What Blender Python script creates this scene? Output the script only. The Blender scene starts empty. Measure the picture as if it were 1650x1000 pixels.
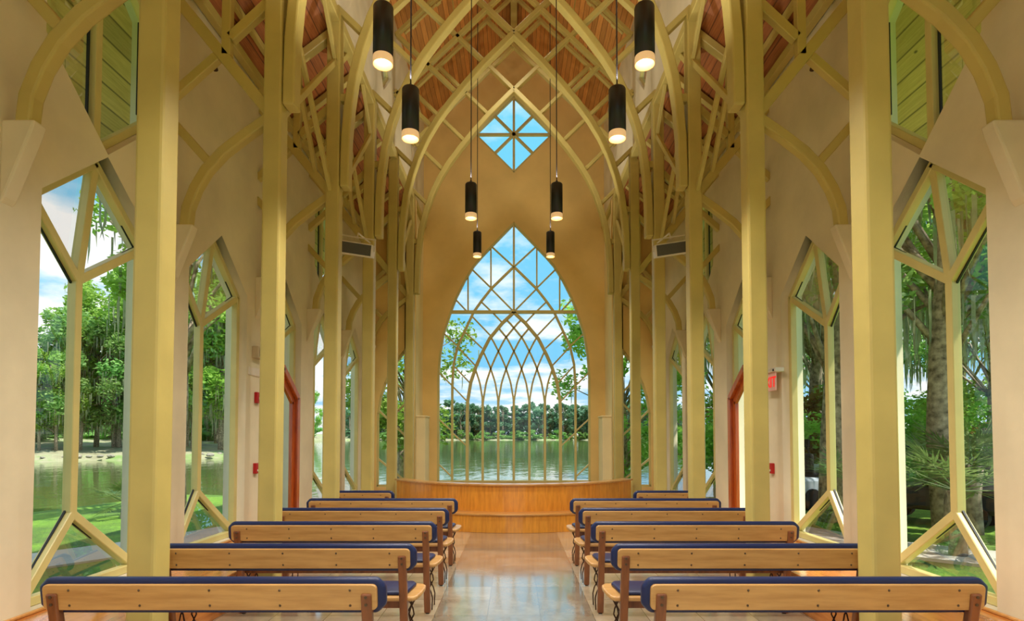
import bpy, bmesh, math, random
from mathutils import Vector, Matrix, noise
random.seed(7)
sc = bpy.context.scene
COL = sc.collection
PI = math.pi
BAY, Y0, NF = 2.0, 4.05, 6          # frame spacing, first frame, number of frames
CX, WX = 2.65, 3.76                 # column line, inner face of the side walls
FY = [Y0 + BAY * n for n in range(NF)]
ENDY = 16.05
BACKY = -3.2
FZ = -.145                          # floor level

# ------------------------------------------------------------------ materials
def s2l(c):
    return tuple(((v / 255) / 12.92 if v / 255 <= .04045 else ((v / 255 + .055) / 1.055) ** 2.4) for v in c)

def newmat(name):
    m = bpy.data.materials.new(name); m.use_nodes = True
    nt = m.node_tree
    return m, nt, nt.nodes['Principled BSDF']

def N(nt, t, **kw):
    n = nt.nodes.new(t)
    for k, v in kw.items(): setattr(n, k, v)
    return n

def rgb(c): return (*s2l(c), 1)

def mix(nt, fac, a, b, blend='MIX'):
    n = N(nt, 'ShaderNodeMix', data_type='RGBA', blend_type=blend)
    for s, v in ((0, fac), (6, a), (7, b)):
        if hasattr(v, 'is_output'): nt.links.new(v, n.inputs[s])
        else: n.inputs[s].default_value = v
    return n.outputs[2]

def ramp(nt, src, stops):
    r = N(nt, 'ShaderNodeValToRGB')
    while len(r.color_ramp.elements) < len(stops): r.color_ramp.elements.new(.5)
    for e, (p, c) in zip(r.color_ramp.elements, stops):
        e.position = p; e.color = c
    nt.links.new(src, r.inputs[0]); return r.outputs[0]

def coord(nt, kind='Object', scale=(1, 1, 1)):
    tc = N(nt, 'ShaderNodeTexCoord'); mp = N(nt, 'ShaderNodeMapping')
    mp.inputs['Scale'].default_value = scale
    nt.links.new(tc.outputs[kind], mp.inputs[0]); return mp.outputs[0]

def noise_tex(nt, vec, scale, detail=4, rough=.55):
    n = N(nt, 'ShaderNodeTexNoise'); n.inputs['Scale'].default_value = scale
    n.inputs['Detail'].default_value = detail; n.inputs['Roughness'].default_value = rough
    nt.links.new(vec, n.inputs['Vector']); return n.outputs['Fac']

def bump(nt, bsdf, h, strength=.2, dist=.01):
    b = N(nt, 'ShaderNodeBump'); b.inputs['Strength'].default_value = strength
    b.inputs['Distance'].default_value = dist
    nt.links.new(h, b.inputs['Height']); nt.links.new(b.outputs[0], bsdf.inputs['Normal'])

def paint(name, c, rough=.5, var=.06, scale=3, bmp=.0, c2=None, metal=0):
    m, nt, b = newmat(name)
    f = noise_tex(nt, coord(nt), scale, 5)
    hi = tuple(min(255, v * (1 + var)) for v in c); lo = tuple(v * (1 - var) for v in (c2 or c))
    nt.links.new(ramp(nt, f, [(.3, rgb(lo)), (.7, rgb(hi))]), b.inputs['Base Color'])
    b.inputs['Roughness'].default_value = rough
    b.inputs['Metallic'].default_value = metal
    if bmp: bump(nt, b, noise_tex(nt, coord(nt), 60, 3), bmp, .004)
    return m

def wood(name, c1, c2, scale=(1, 12, 12), rough=.4, knots=True, coat=0):
    m, nt, b = newmat(name)
    v = coord(nt, 'Object', scale)
    f = noise_tex(nt, v, 2.2, 6, .6)
    col = ramp(nt, f, [(.25, rgb(c2)), (.55, rgb(c1)), (.8, rgb(tuple(min(255, x * 1.07) for x in c1)))])
    if knots:
        vo = N(nt, 'ShaderNodeTexVoronoi'); vo.inputs['Scale'].default_value = .9
        nt.links.new(coord(nt, 'Object', tuple(1.0 + .25 * (s - 1) / 2 for s in scale)), vo.inputs['Vector'])
        k = ramp(nt, vo.outputs['Distance'], [(.02, (1, 1, 1, 1)), (.06, (0, 0, 0, 1))])
        col = mix(nt, k, col, rgb(tuple(x * .6 for x in c2)))
    nt.links.new(col, b.inputs['Base Color'])
    b.inputs['Roughness'].default_value = rough
    b.inputs['Coat Weight'].default_value = coat
    b.inputs['Coat Roughness'].default_value = .12
    return m

def planks(name, c1, c2, joint, pitch, axis=0, rough=.5):
    """boards running along Y, one board every `pitch` along the given object axis"""
    m, nt, b = newmat(name)
    tc = N(nt, 'ShaderNodeTexCoord'); sp = N(nt, 'ShaderNodeSeparateXYZ')
    nt.links.new(tc.outputs['Object'], sp.inputs[0])
    d = N(nt, 'ShaderNodeMath', operation='DIVIDE'); d.inputs[1].default_value = pitch
    nt.links.new(sp.outputs[axis], d.inputs[0])
    fr = N(nt, 'ShaderNodeMath', operation='FRACT'); nt.links.new(d.outputs[0], fr.inputs[0])
    fl = N(nt, 'ShaderNodeMath', operation='FLOOR'); nt.links.new(d.outputs[0], fl.inputs[0])
    wn = N(nt, 'ShaderNodeTexWhiteNoise', noise_dimensions='1D'); nt.links.new(fl.outputs[0], wn.inputs['W'])
    grain = noise_tex(nt, coord(nt, 'Object', (14, .8, 14)), 3, 6, .65)
    base = ramp(nt, grain, [(.3, rgb(c2)), (.65, rgb(c1))])
    tone = ramp(nt, wn.outputs['Value'], [(0, (.74, .74, .74, 1)), (1, (1.12, 1.1, 1.08, 1))])
    col = mix(nt, 1.0, base, tone, 'MULTIPLY')
    k = ramp(nt, fr.outputs[0], [(.0, (1, 1, 1, 1)), (.07, (0, 0, 0, 1)), (.93, (0, 0, 0, 1)), (1, (1, 1, 1, 1))])
    col = mix(nt, k, col, rgb(joint))
    vo = N(nt, 'ShaderNodeTexVoronoi'); vo.inputs['Scale'].default_value = 2.6
    nt.links.new(coord(nt, 'Object', (1.6, .8, 1)), vo.inputs['Vector'])
    kn = ramp(nt, vo.outputs['Distance'], [(.03, (1, 1, 1, 1)), (.07, (0, 0, 0, 1))])
    col = mix(nt, kn, col, rgb(tuple(x * .55 for x in c2)))
    nt.links.new(col, b.inputs['Base Color']); b.inputs['Roughness'].default_value = rough
    return m

def glass_mat(name, refl=.07, tint=(1, 1, 1)):
    m = bpy.data.materials.new(name); m.use_nodes = True
    nt = m.node_tree; nt.nodes.clear()
    o = N(nt, 'ShaderNodeOutputMaterial'); mx = N(nt, 'ShaderNodeMixShader')
    t = N(nt, 'ShaderNodeBsdfTransparent'); t.inputs[0].default_value = (*tint, 1)
    g = N(nt, 'ShaderNodeBsdfGlossy'); g.inputs['Roughness'].default_value = .01
    lw = N(nt, 'ShaderNodeLayerWeight'); lw.inputs[0].default_value = .25
    mul = N(nt, 'ShaderNodeMath', operation='MULTIPLY_ADD')
    mul.inputs[1].default_value = .35; mul.inputs[2].default_value = refl * .5
    nt.links.new(lw.outputs['Fresnel'], mul.inputs[0])
    nt.links.new(mul.outputs[0], mx.inputs[0]); nt.links.new(t.outputs[0], mx.inputs[1])
    nt.links.new(g.outputs[0], mx.inputs[2]); nt.links.new(mx.outputs[0], o.inputs[0])
    return m

def emit(name, c, strength):
    m = bpy.data.materials.new(name); m.use_nodes = True
    nt = m.node_tree; b = nt.nodes['Principled BSDF']
    b.inputs['Base Color'].default_value = rgb(c)
    b.inputs['Emission Color'].default_value = rgb(c); b.inputs['Emission Strength'].default_value = strength
    return m

def leaf_mat(name, c1, c2, c3, trans=.35, scale=.6):
    m, nt, b = newmat(name)
    oi = N(nt, 'ShaderNodeObjectInfo')
    f = noise_tex(nt, coord(nt, 'Object'), scale, 6, .75)
    col = ramp(nt, f, [(.32, rgb(c1)), (.5, rgb(c2)), (.68, rgb(c3))])
    hs = N(nt, 'ShaderNodeHueSaturation')
    mr = N(nt, 'ShaderNodeMapRange'); mr.inputs[3].default_value = .485; mr.inputs[4].default_value = .515
    nt.links.new(oi.outputs['Random'], mr.inputs[0]); nt.links.new(mr.outputs[0], hs.inputs['Hue'])
    mv = N(nt, 'ShaderNodeMapRange'); mv.inputs[3].default_value = .8; mv.inputs[4].default_value = 1.2
    nt.links.new(oi.outputs['Random'], mv.inputs[0]); nt.links.new(mv.outputs[0], hs.inputs['Value'])
    nt.links.new(col, hs.inputs['Color'])
    nt.links.new(hs.outputs[0], b.inputs['Base Color']); b.inputs['Roughness'].default_value = .45
    tr = N(nt, 'ShaderNodeBsdfTranslucent'); nt.links.new(hs.outputs[0], tr.inputs[0])
    mx = N(nt, 'ShaderNodeMixShader'); mx.inputs[0].default_value = trans
    out = nt.nodes['Material Output']
    nt.links.new(b.outputs[0], mx.inputs[1]); nt.links.new(tr.outputs[0], mx.inputs[2])
    nt.links.new(mx.outputs[0], out.inputs[0])
    return m

M = {}
M['paint'] = paint('olive_cream_paint', (199, 179, 102), .45, .04, 2.0)
M['plaster'] = paint('cream_plaster', (224, 211, 178), .85, .05, 1.1, .12)
M['plaster_end'] = paint('warm_plaster', (242, 208, 132), .85, .04, .8, .12)
M['chancel'] = paint('cream_plaster_lit', (244, 226, 176), .8, .04, .8, .12)  # cream plaster painted lighter, standing in for window light on chancel walls and piers
M['frame'] = paint('window_frame_paint', (212, 198, 130), .4, .04, 2.0)
M['roof'] = planks('ceiling_boards', (228, 162, 86), (196, 126, 60), (90, 50, 20), .105, 0)
M['soffit'] = planks('aisle_ceiling_boards', (188, 116, 62), (150, 82, 40), (66, 34, 16), .12, 0)
M['eave'] = planks('eave_boards', (236, 206, 130), (210, 178, 104), (104, 84, 44), .16, 0)
M['bench'] = wood('maple_board', (200, 152, 88), (174, 124, 64), (1, 10, 10), .38, True, .25)
M['post'] = wood('red_brown_wood', (134, 78, 40), (98, 52, 24), (9, 9, 1), .4, False, .2)
M['navy'] = paint('navy_vinyl', (16, 30, 76), .38, .06, 14, .1)
M['altar'] = wood('honey_panelling', (234, 156, 52), (206, 126, 38), (9, 9, 1.2), .3, False, .35)
M['cap'] = wood('honey_cap', (206, 148, 78), (180, 118, 54), (1, 9, 9), .3, False, .35)
M['ledge'] = wood('ledge_wood', (196, 122, 58), (160, 88, 38), (9, 1, 9), .16, False, .6)
M['doorwood'] = wood('mahogany', (196, 92, 32), (150, 58, 18), (9, 9, 1), .28, False, .4)
M['black'] = paint('black_enamel', (24, 24, 28), .38, .1, 4)
M['rubber'] = paint('black_rubber', (30, 28, 26), .8, .1, 8)
M['chrome'] = paint('polished_reflector', (225, 222, 215), .15, .03, 4, metal=1)
M['bulb'] = emit('lamp_glow', (255, 226, 170), 25)
M['ring'] = emit('lit_lamp_ring', (250, 206, 150), .35)
M['white'] = paint('off_white_enamel', (226, 214, 196), .45, .03, 4)
M['grille'] = paint('dark_speaker_cloth', (92, 88, 80), .9, .12, 160, .4)
M['red'] = paint('red_enamel', (176, 22, 26), .35, .05, 5)
M['clear'] = paint('strobe_lens', (225, 228, 228), .1, .03, 6)
M['beige'] = paint('beige_plastic', (196, 176, 140), .5, .04, 5)
M['steel'] = paint('dark_screw_steel', (96, 78, 58), .4, .1, 12, metal=.6)
M['wire'] = paint('bronze_wire', (70, 46, 30), .4, .1, 9, metal=.5)
M['glass'] = glass_mat('window_glass', .07, (.96, .985, .97))
M['gasket'] = paint('black_gasket', (20, 22, 22), .6, .1, 4)
M['exit_red'] = emit('exit_red', (236, 30, 30), .7)
M['exit_face'] = paint('exit_face', (248, 196, 186), .3, .03, 4)
M['bark'] = paint('grey_brown_bark', (158, 142, 122), .9, .25, 7, .8, (104, 90, 74))
M['moss'] = leaf_mat('spanish_moss', (104, 112, 84), (168, 176, 140), (204, 208, 172), .5, 1.0)
M['leaf_a'] = leaf_mat('bright_leaf', (106, 156, 54), (158, 204, 84), (206, 234, 126), .5)
M['leaf_b'] = leaf_mat('mid_leaf', (90, 138, 66), (134, 182, 94), (184, 216, 132), .5)
M['leaf_c'] = leaf_mat('haze_tinted_leaf', (72, 116, 84), (104, 148, 110), (144, 182, 136), .35, .2)  # distance haze put into the leaf colour as a darker blue-green
M['palm'] = leaf_mat('palm_leaf', (70, 100, 46), (116, 146, 78), (176, 196, 128), .35, 1.5)
M['rust'] = leaf_mat('rusty_leaf', (128, 80, 34), (176, 132, 62), (150, 160, 60), .4)
M['concrete'] = paint('path_concrete', (196, 190, 178), .85, .06, 1.2, .2)
M['rock'] = paint('shore_rock', (150, 142, 128), .9, .2, 3, .6)
M['cart_white'] = paint('pale_cart_body', (196, 204, 212), .35, .03, 3)
M['cart_dark'] = paint('dark_cart_body', (44, 44, 46), .4, .1, 3)

def floor_mat():
    m, nt, b = newmat('stone_tiles')
    br = N(nt, 'ShaderNodeTexBrick'); br.offset = 0; br.squash = 1
    tc = N(nt, 'ShaderNodeTexCoord'); mp = N(nt, 'ShaderNodeMapping')
    nt.links.new(tc.outputs['Object'], mp.inputs[0])
    mp.inputs['Location'].default_value = (.259 + 5.18, 10.36 - .3, 0)
    nt.links.new(mp.outputs[0], br.inputs['Vector'])
    br.inputs['Scale'].default_value = 1; br.inputs['Brick Width'].default_value = .518
    br.inputs['Row Height'].default_value = .518; br.inputs['Mortar Size'].default_value = .004
    br.inputs['Mortar Smooth'].default_value = .2; br.inputs['Bias'].default_value = 0
    br.inputs['Color1'].default_value = (0, 0, 0, 1); br.inputs['Color2'].default_value = (1, 1, 1, 1)
    br.inputs['Mortar'].default_value = (.5, .5, .5, 1)
    ctr = ramp(nt, br.outputs['Color'], [(0, rgb((140, 134, 122))), (1, rgb((172, 164, 148)))])
    sid = ramp(nt, br.outputs['Color'], [(0, rgb((184, 172, 150))), (1, rgb((206, 194, 172)))])
    sp = N(nt, 'ShaderNodeSeparateXYZ'); nt.links.new(tc.outputs['Object'], sp.inputs[0])
    ab = N(nt, 'ShaderNodeMath', operation='ABSOLUTE'); nt.links.new(sp.outputs[0], ab.inputs[0])
    lt = N(nt, 'ShaderNodeMath', operation='LESS_THAN'); nt.links.new(ab.outputs[0], lt.inputs[0]); lt.inputs[1].default_value = .777
    col = mix(nt, lt.outputs[0], sid, ctr)
    cl = noise_tex(nt, coord(nt), 4.5, 8, .68)
    col = mix(nt, .55, col, ramp(nt, cl, [(.3, rgb((120, 104, 86))), (.5, rgb((182, 168, 146))), (.7, rgb((226, 214, 194)))]), 'SOFT_LIGHT')
    col = mix(nt, br.outputs['Fac'], col, rgb((134, 120, 100)))
    nt.links.new(col, b.inputs['Base Color'])
    rr = ramp(nt, cl, [(.3, (.08, .08, .08, 1)), (.7, (.20, .20, .20, 1))])
    nt.links.new(rr, b.inputs['Roughness'])
    b.inputs['Coat Weight'].default_value = 1; b.inputs['Coat Roughness'].default_value = .10; b.inputs['Specular IOR Level'].default_value = .8
    bump(nt, b, noise_tex(nt, coord(nt), 9, 4), .04, .01)
    return m
M['floor'] = floor_mat()

def grass_mat():
    m, nt, b = newmat('lawn')
    f1 = noise_tex(nt, coord(nt), .35, 6, .7); f2 = noise_tex(nt, coord(nt), 30, 4, .7)
    c = ramp(nt, f1, [(.36, rgb((96, 124, 62))), (.52, rgb((128, 168, 62))), (.68, rgb((172, 196, 86)))])
    c = mix(nt, .6, c, ramp(nt, f2, [(.3, rgb((70, 90, 40))), (.7, rgb((210, 220, 150)))]), 'OVERLAY')
    nt.links.new(c, b.inputs['Base Color']); b.inputs['Roughness'].default_value = .9
    bump(nt, b, f2, .8, .05)
    return m
M['grass'] = grass_mat()
def bank_mat():
    m, nt, b = newmat('bank_soil')
    f1 = noise_tex(nt, coord(nt), .16, 6, .7)
    c = ramp(nt, f1, [(.38, rgb((140, 134, 104))), (.5, rgb((170, 166, 134))), (.62, rgb((124, 156, 80)))])
    nt.links.new(c, b.inputs['Base Color']); b.inputs['Roughness'].default_value = .95
    return m
M['bank'] = bank_mat()
def water_mat():
    m, nt, b = newmat('lake_water')
    b.inputs['Base Color'].default_value = rgb((100, 116, 62))
    b.inputs['Roughness'].default_value = .05; b.inputs['IOR'].default_value = 1.33
    b.inputs['Specular IOR Level'].default_value = .8
    f = noise_tex(nt, coord(nt, 'Object', (.7, .25, 1)), 1.6, 3)
    bump(nt, b, f, .18, .14)
    return m
M['water'] = water_mat()

# ------------------------------------------------------------------ geometry helpers
def box(bm, lo, hi):
    x0, y0, z0 = lo; x1, y1, z1 = hi
    v = [bm.verts.new(p) for p in ((x0,y0,z0),(x1,y0,z0),(x1,y1,z0),(x0,y1,z0),(x0,y0,z1),(x1,y0,z1),(x1,y1,z1),(x0,y1,z1))]
    for f in ((3,2,1,0),(4,5,6,7),(0,1,5,4),(1,2,6,5),(2,3,7,6),(3,0,4,7)): bm.faces.new([v[i] for i in f])

def beam(bm, p, q, w, d, up=(0, 0, 1), ext=0):
    """rectangular bar from p to q; d is its depth along `up`, w across"""
    p, q = Vector(p), Vector(q); t = (q - p).normalized()
    p, q = p - t * ext, q + t * ext
    up = Vector(up); up = (up - t * up.dot(t)).normalized(); sd = t.cross(up)
    v = []
    for c in (p, q):
        for a, b_ in ((-1,-1),(1,-1),(1,1),(-1,1)):
            v.append(bm.verts.new(c + sd * (a * w / 2) + up * (b_ * d / 2)))
    for f in ((3,2,1,0),(4,5,6,7),(0,1,5,4),(1,2,6,5),(2,3,7,6),(3,0,4,7)): bm.faces.new([v[i] for i in f])

def sweep(bm, pts, w, d, nrm):
    """rectangular section along a planar polyline: w inside the plane, d along its normal"""
    n = Vector(nrm).normalized(); P = [Vector(p) for p in pts]; rings = []
    for i, p in enumerate(P):
        t = (P[min(i+1, len(P)-1)] - P[max(i-1, 0)]).normalized()
        s = n.cross(t).normalized(); k = 1.0
        if 0 < i < len(P)-1:
            a = (P[i] - P[i-1]).normalized(); k = 1 / max(.4, a.dot(t))
        rings.append([bm.verts.new(p + s*(a_*w/2*k) + n*(b_*d/2)) for a_, b_ in ((-1,-1),(1,-1),(1,1),(-1,1))])
    for r0, r1 in zip(rings, rings[1:]):
        for j in range(4): bm.faces.new((r0[j], r0[(j+1)%4], r1[(j+1)%4], r1[j]))
    bm.faces.new(rings[0][::-1]); bm.faces.new(rings[-1])

def tube(bm, pts, r, seg=8):
    P = [Vector(p) for p in pts]; rings = []; prev = None
    for i, p in enumerate(P):
        t = (P[min(i+1, len(P)-1)] - P[max(i-1, 0)]).normalized()
        ref = prev or (Vector((0,0,1)) if abs(t.z) < .9 else Vector((1,0,0)))
        a = (ref - t*ref.dot(t)).normalized(); prev = a; b_ = t.cross(a)
        rr = r[i] if isinstance(r, (list, tuple)) else r
        rings.append([bm.verts.new(p + (a*math.cos(2*PI*k/seg) + b_*math.sin(2*PI*k/seg))*rr) for k in range(seg)])
    for r0, r1 in zip(rings, rings[1:]):
        for j in range(seg): bm.faces.new((r0[j], r0[(j+1)%seg], r1[(j+1)%seg], r1[j]))
    bm.faces.new(rings[0][::-1]); bm.faces.new(rings[-1])

def lathe(bm, prof, c=(0,0,0), seg=24):
    """closed profile of (r, z) turned about a vertical axis at c"""
    rings = []
    for r, z in prof:
        if r < 1e-5: rings.append([bm.verts.new((c[0], c[1], c[2]+z))])
        else: rings.append([bm.verts.new((c[0]+r*math.cos(2*PI*k/seg), c[1]+r*math.sin(2*PI*k/seg), c[2]+z)) for k in range(seg)])
    for r0, r1 in zip(rings, rings[1:]):
        for j in range(seg):
            k = (j+1) % seg
            if len(r0) == 1 and len(r1) == 1: continue
            if len(r0) == 1: bm.faces.new((r0[0], r1[k], r1[j]))
            elif len(r1) == 1: bm.faces.new((r0[j], r0[k], r1[0]))
            else: bm.faces.new((r0[j], r0[k], r1[k], r1[j]))

def prism(bm, poly, off):
    """extrude a planar polygon of 3D points by the vector off"""
    off = Vector(off); a = [bm.verts.new(p) for p in poly]; b_ = [bm.verts.new(Vector(p)+off) for p in poly]
    bm.faces.new(a[::-1]); bm.faces.new(b_)
    n = len(a)
    for i in range(n): bm.faces.new((a[i], a[(i+1)%n], b_[(i+1)%n], b_[i]))

def plate(outline, holes, thick, mp):
    """flat slab with holes: outlines are 2D (u, v); mp maps (u, v, w) to the world"""
    cu = bpy.data.curves.new('tmp', 'CURVE'); cu.dimensions = '2D'; cu.fill_mode = 'BOTH'; cu.extrude = thick/2
    for lp in [outline] + holes:
        sp = cu.splines.new('POLY'); sp.points.add(len(lp)-1); sp.use_cyclic_u = True
        for i, (u, v) in enumerate(lp): sp.points[i].co = (u, v, 0, 1)
    o = bpy.data.objects.new('tmp', cu); COL.objects.link(o)
    dg = bpy.context.evaluated_depsgraph_get(); dg.update()
    me = bpy.data.meshes.new_from_object(o.evaluated_get(dg))
    bm = bmesh.new(); bm.from_mesh(me)
    bpy.data.objects.remove(o); bpy.data.curves.remove(cu); bpy.data.meshes.remove(me)
    bmesh.ops.remove_doubles(bm, verts=bm.verts, dist=1e-5)
    for v in bm.verts: v.co = Vector(mp(*v.co))
    return bm

def obj(name, bm, mat, parent=None, bevel=0, smooth=False, seg=1):
    bmesh.ops.recalc_face_normals(bm, faces=bm.faces)
    if parent is not None:
        off = parent.matrix_basis.translation.copy(); pp = parent.parent
        while pp is not None:
            off += pp.matrix_basis.translation; pp = pp.parent
        for v in bm.verts: v.co -= off
    me = bpy.data.meshes.new(name); bm.to_mesh(me); bm.free()
    o = bpy.data.objects.new(name, me); COL.objects.link(o)
    if isinstance(mat, (list, tuple)):
        for m_ in mat: me.materials.append(m_)
    else: me.materials.append(mat)
    if smooth:
        for p in me.polygons: p.use_smooth = True
    if bevel:
        bv = o.modifiers.new('edge', 'BEVEL'); bv.width = bevel; bv.segments = seg; bv.limit_method = 'ANGLE'
        bv.angle_limit = .6
    if parent is not None: o.parent = parent
    return o

def B(): return bmesh.new()

def tag(o, label=None, cat=None, group=None, kind=None):
    if label: o['label'] = label
    if cat: o['category'] = cat
    if group: o['group'] = group
    if kind: o['kind'] = kind
    return o

def thing(name, label, cat, loc=(0,0,0), group=None, kind=None):
    o = bpy.data.objects.new(name, None); COL.objects.link(o); o.location = loc
    o.empty_display_size = .1
    return tag(o, label, cat, group, kind)

def dup(root, loc, label, group=None, rotz=None, scale=None):
    def cp(o, par):
        c = o.copy(); COL.objects.link(c)
        if par is not None: c.parent = par
        for ch in kids.get(o.name, []): cp(ch, c)
        return c
    kids = {}
    todo = [root]
    while todo:
        q = todo.pop(); kids[q.name] = list(q.children); todo += kids[q.name]
    r = cp(root, None); r.location = loc
    if label: r['label'] = label
    if group: r['group'] = group
    if rotz is not None: r.rotation_euler.z = rotz
    if scale is not None: r.scale = scale
    return r

ORD = ['first', 'second', 'third', 'fourth', 'fifth', 'sixth']

# ------------------------------------------------------------------ setting: floor, walls, roofs
def struct(name, bm, mat, label, cat, bevel=0):
    return tag(obj(name, bm, mat, None, bevel), label, cat, None, 'structure')

bm = B(); box(bm, (-WX-.3, BACKY, FZ-.3), (WX+.3, ENDY+.25, FZ))
struct('floor', bm, M['floor'], 'polished beige stone tile floor between the benches', 'floor')

HW = .70                                       # half width of a side window opening
def bay_c(k): return 5.05 + BAY*k
def lower_hole(c, bottom=.24): return [(c-HW, bottom), (c+HW, bottom), (c+HW, 3.58), (c, 4.19), (c-HW, 3.58)]
def upper_hole(c): return [(c, 4.21), (c+HW, 4.86), (c+HW, 6.0), (c, 6.62), (c-HW, 6.0), (c-HW, 4.86)]
BAYS = [-2, -1, 0, 1, 2, 3, 4]
UPPER = [-1, 0, 3]
DOORBAY = 2
def door_hole(c): return [(c-HW, FZ), (c+HW, FZ), (c+HW, 3.58), (c, 4.19), (c-HW, 3.58)]
for sd, nm in ((-1, 'left'), (1, 'right')):
    holes = [door_hole(bay_c(k)) if k == DOORBAY else lower_hole(bay_c(k)) for k in BAYS]
    # the door opening starts a hair above the floor line so that the slab stays one piece
    holes = [[(u, max(v, FZ+.012)) for u, v in h] for h in holes] + [upper_hole(bay_c(k)) for k in UPPER]
    bm = plate([(BACKY, FZ), (14.30, FZ), (14.30, 7.0), (BACKY, 7.0)], holes, .30,
               lambda u, v, w, s=sd: (s*(WX+.15+w), u, v))
    struct('wall_'+nm, bm, M['plaster'], f'cream plaster side wall on the {nm} with pointed windows', 'wall')
    # clerestory wall above the column line
    hol = [[(bay_c(k), 8.65), (bay_c(k)+.7, 9.33), (bay_c(k), 10.01), (bay_c(k)-.7, 9.33)] for k in (0, 3)]
    bm = plate([(BACKY, 7.78), (ENDY, 7.78), (ENDY, 10.95), (BACKY, 10.95)], hol, .16,
               lambda u, v, w, s=sd: (s*(CX+.08+w), u, v))
    struct('wall_clerestory_'+nm, bm, M['plaster'], f'pale clerestory wall high above the {nm} column row', 'wall')
    # chancel return wall
    bm = B(); box(bm, (sd*CX if sd > 0 else -CX-.16, 14.16, FZ), (CX+.16 if sd > 0 else -CX, ENDY, 7.78))
    struct('wall_chancel_'+nm, bm, M['chancel'], f'plain plaster return wall with painted-in brightness on the {nm} of the end window', 'wall')
    # aisle end wall with half arched window
    arc = [(2.73, .32), (3.52, .32), (3.52, 2.2), (3.44, 2.66), (3.33, 3.0), (3.2, 3.28), (3.02, 3.6), (2.86, 3.8), (2.73, 3.92)]
    bm = plate([(2.55, FZ), (WX, FZ), (WX, 6.85), (2.81, 7.7), (2.55, 7.78)], [arc], .2,
               lambda u, v, w, s=sd: (s*u, 14.26+w, v))
    struct('wall_aisle_end_'+nm, bm, M['plaster_end'], f'end wall of the {nm} aisle with a half arched window', 'wall')
    # aisle roof with eaves
    bm = B(); sl = .81
    prism(bm, [(sd*2.63, BACKY, 7.76), (sd*(WX+.3), BACKY, 7.76-sl*(WX+.3-2.63)), (sd*(WX+.3), BACKY, 8.0-sl*(WX+.3-2.63)), (sd*2.63, BACKY, 8.0)], (0, 17.6, 0))
    struct('ceiling_aisle_'+nm, bm, M['soffit'], f'sloping red brown board ceiling over the {nm} aisle', 'ceiling')
    bm = B(); x0, x1 = WX+.3, 5.5
    prism(bm, [(sd*x0, BACKY, 7.76-sl*(x0-2.63)), (sd*x1, BACKY, 7.76-sl*(x1-2.63)), (sd*x1, BACKY, 7.9-sl*(x1-2.63)), (sd*x0, BACKY, 7.9-sl*(x0-2.63))], (0, 17.6, 0))
    struct('ceiling_eave_'+nm, bm, M['eave'], f'yellow boarded eave outside the {nm} upper window', 'eave')
    # nave roof slope
    bm = B()
    prism(bm, [(0, BACKY, 13.42), (sd*3.6, BACKY, 13.42-.97*3.6), (sd*3.6, BACKY, 13.66-.97*3.6), (0, BACKY, 13.66)], (0, ENDY-BACKY+.7, 0))
    struct('ceiling_nave_'+nm, bm, M['roof'], f'orange brown boarded roof slope over the {nm} of the nave', 'ceiling')

# end wall with the great window and the diamond window
S = 15.98/892.0; CP = math.cos(math.atan(.032)); SP = math.sin(math.atan(.032))
def endpt(px, py, Y=16.02):                    # place on the end wall that was measured at (px, py)
    u = (px-828.5)/892; v = (675-py)/892
    t = Y/(CP - v*SP); return (u*t, 1.6 + (SP + v*CP)*t)
OUT = [(828.5, 356), (792.3, 394), (776, 411), (762.6, 426.5), (748, 450), (734, 478), (725.2, 501), (713, 538), (707.5, 573), (705, 605), (704.5, 776)]
outL = [endpt(*p) for p in OUT]
big_hole = outL + [(-x, z) for x, z in outL[:0:-1]]
DC = endpt(828.5, 214.5)[1]; DR = 1.17
dia_hole = [(0, DC+DR), (DR, DC), (0, DC-DR), (-DR, DC)]
gable = [(-2.81, FZ), (2.81, FZ), (2.81, 10.75), (0, 13.5), (-2.81, 10.75)]
bm = plate(gable, [big_hole, dia_hole], .22, lambda u, v, w: (u, ENDY+.11+w, v))
struct('wall_end', bm, M['plaster_end'], 'tan gable end wall around the great arched window', 'wall')
back_hole = [(-2.2, .1), (2.2, .1), (2.2, 3.5), (1.6, 5.4), (0, 7.9), (-1.6, 5.4), (-2.2, 3.5)]
bm = plate(gable, [back_hole], .22, lambda u, v, w: (u, BACKY-.11+w, v))
struct('wall_front', bm, M['plaster_end'], 'gable wall behind the viewer with the entrance glazing', 'wall')
for sd, nm in ((-1, 'left'), (1, 'right')):
    bm = plate([(2.55, FZ), (WX+.3, FZ), (WX+.3, 6.6), (2.55, 7.9)], [[(2.9, .3), (3.6, .3), (3.6, 4.6), (2.9, 5.2)]], .2, lambda u, v, w, s=sd: (s*u, BACKY-.1+w, v))
    struct('wall_front_aisle_'+nm, bm, M['plaster_end'], f'front wall of the {nm} aisle behind the viewer', 'wall')

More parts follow.
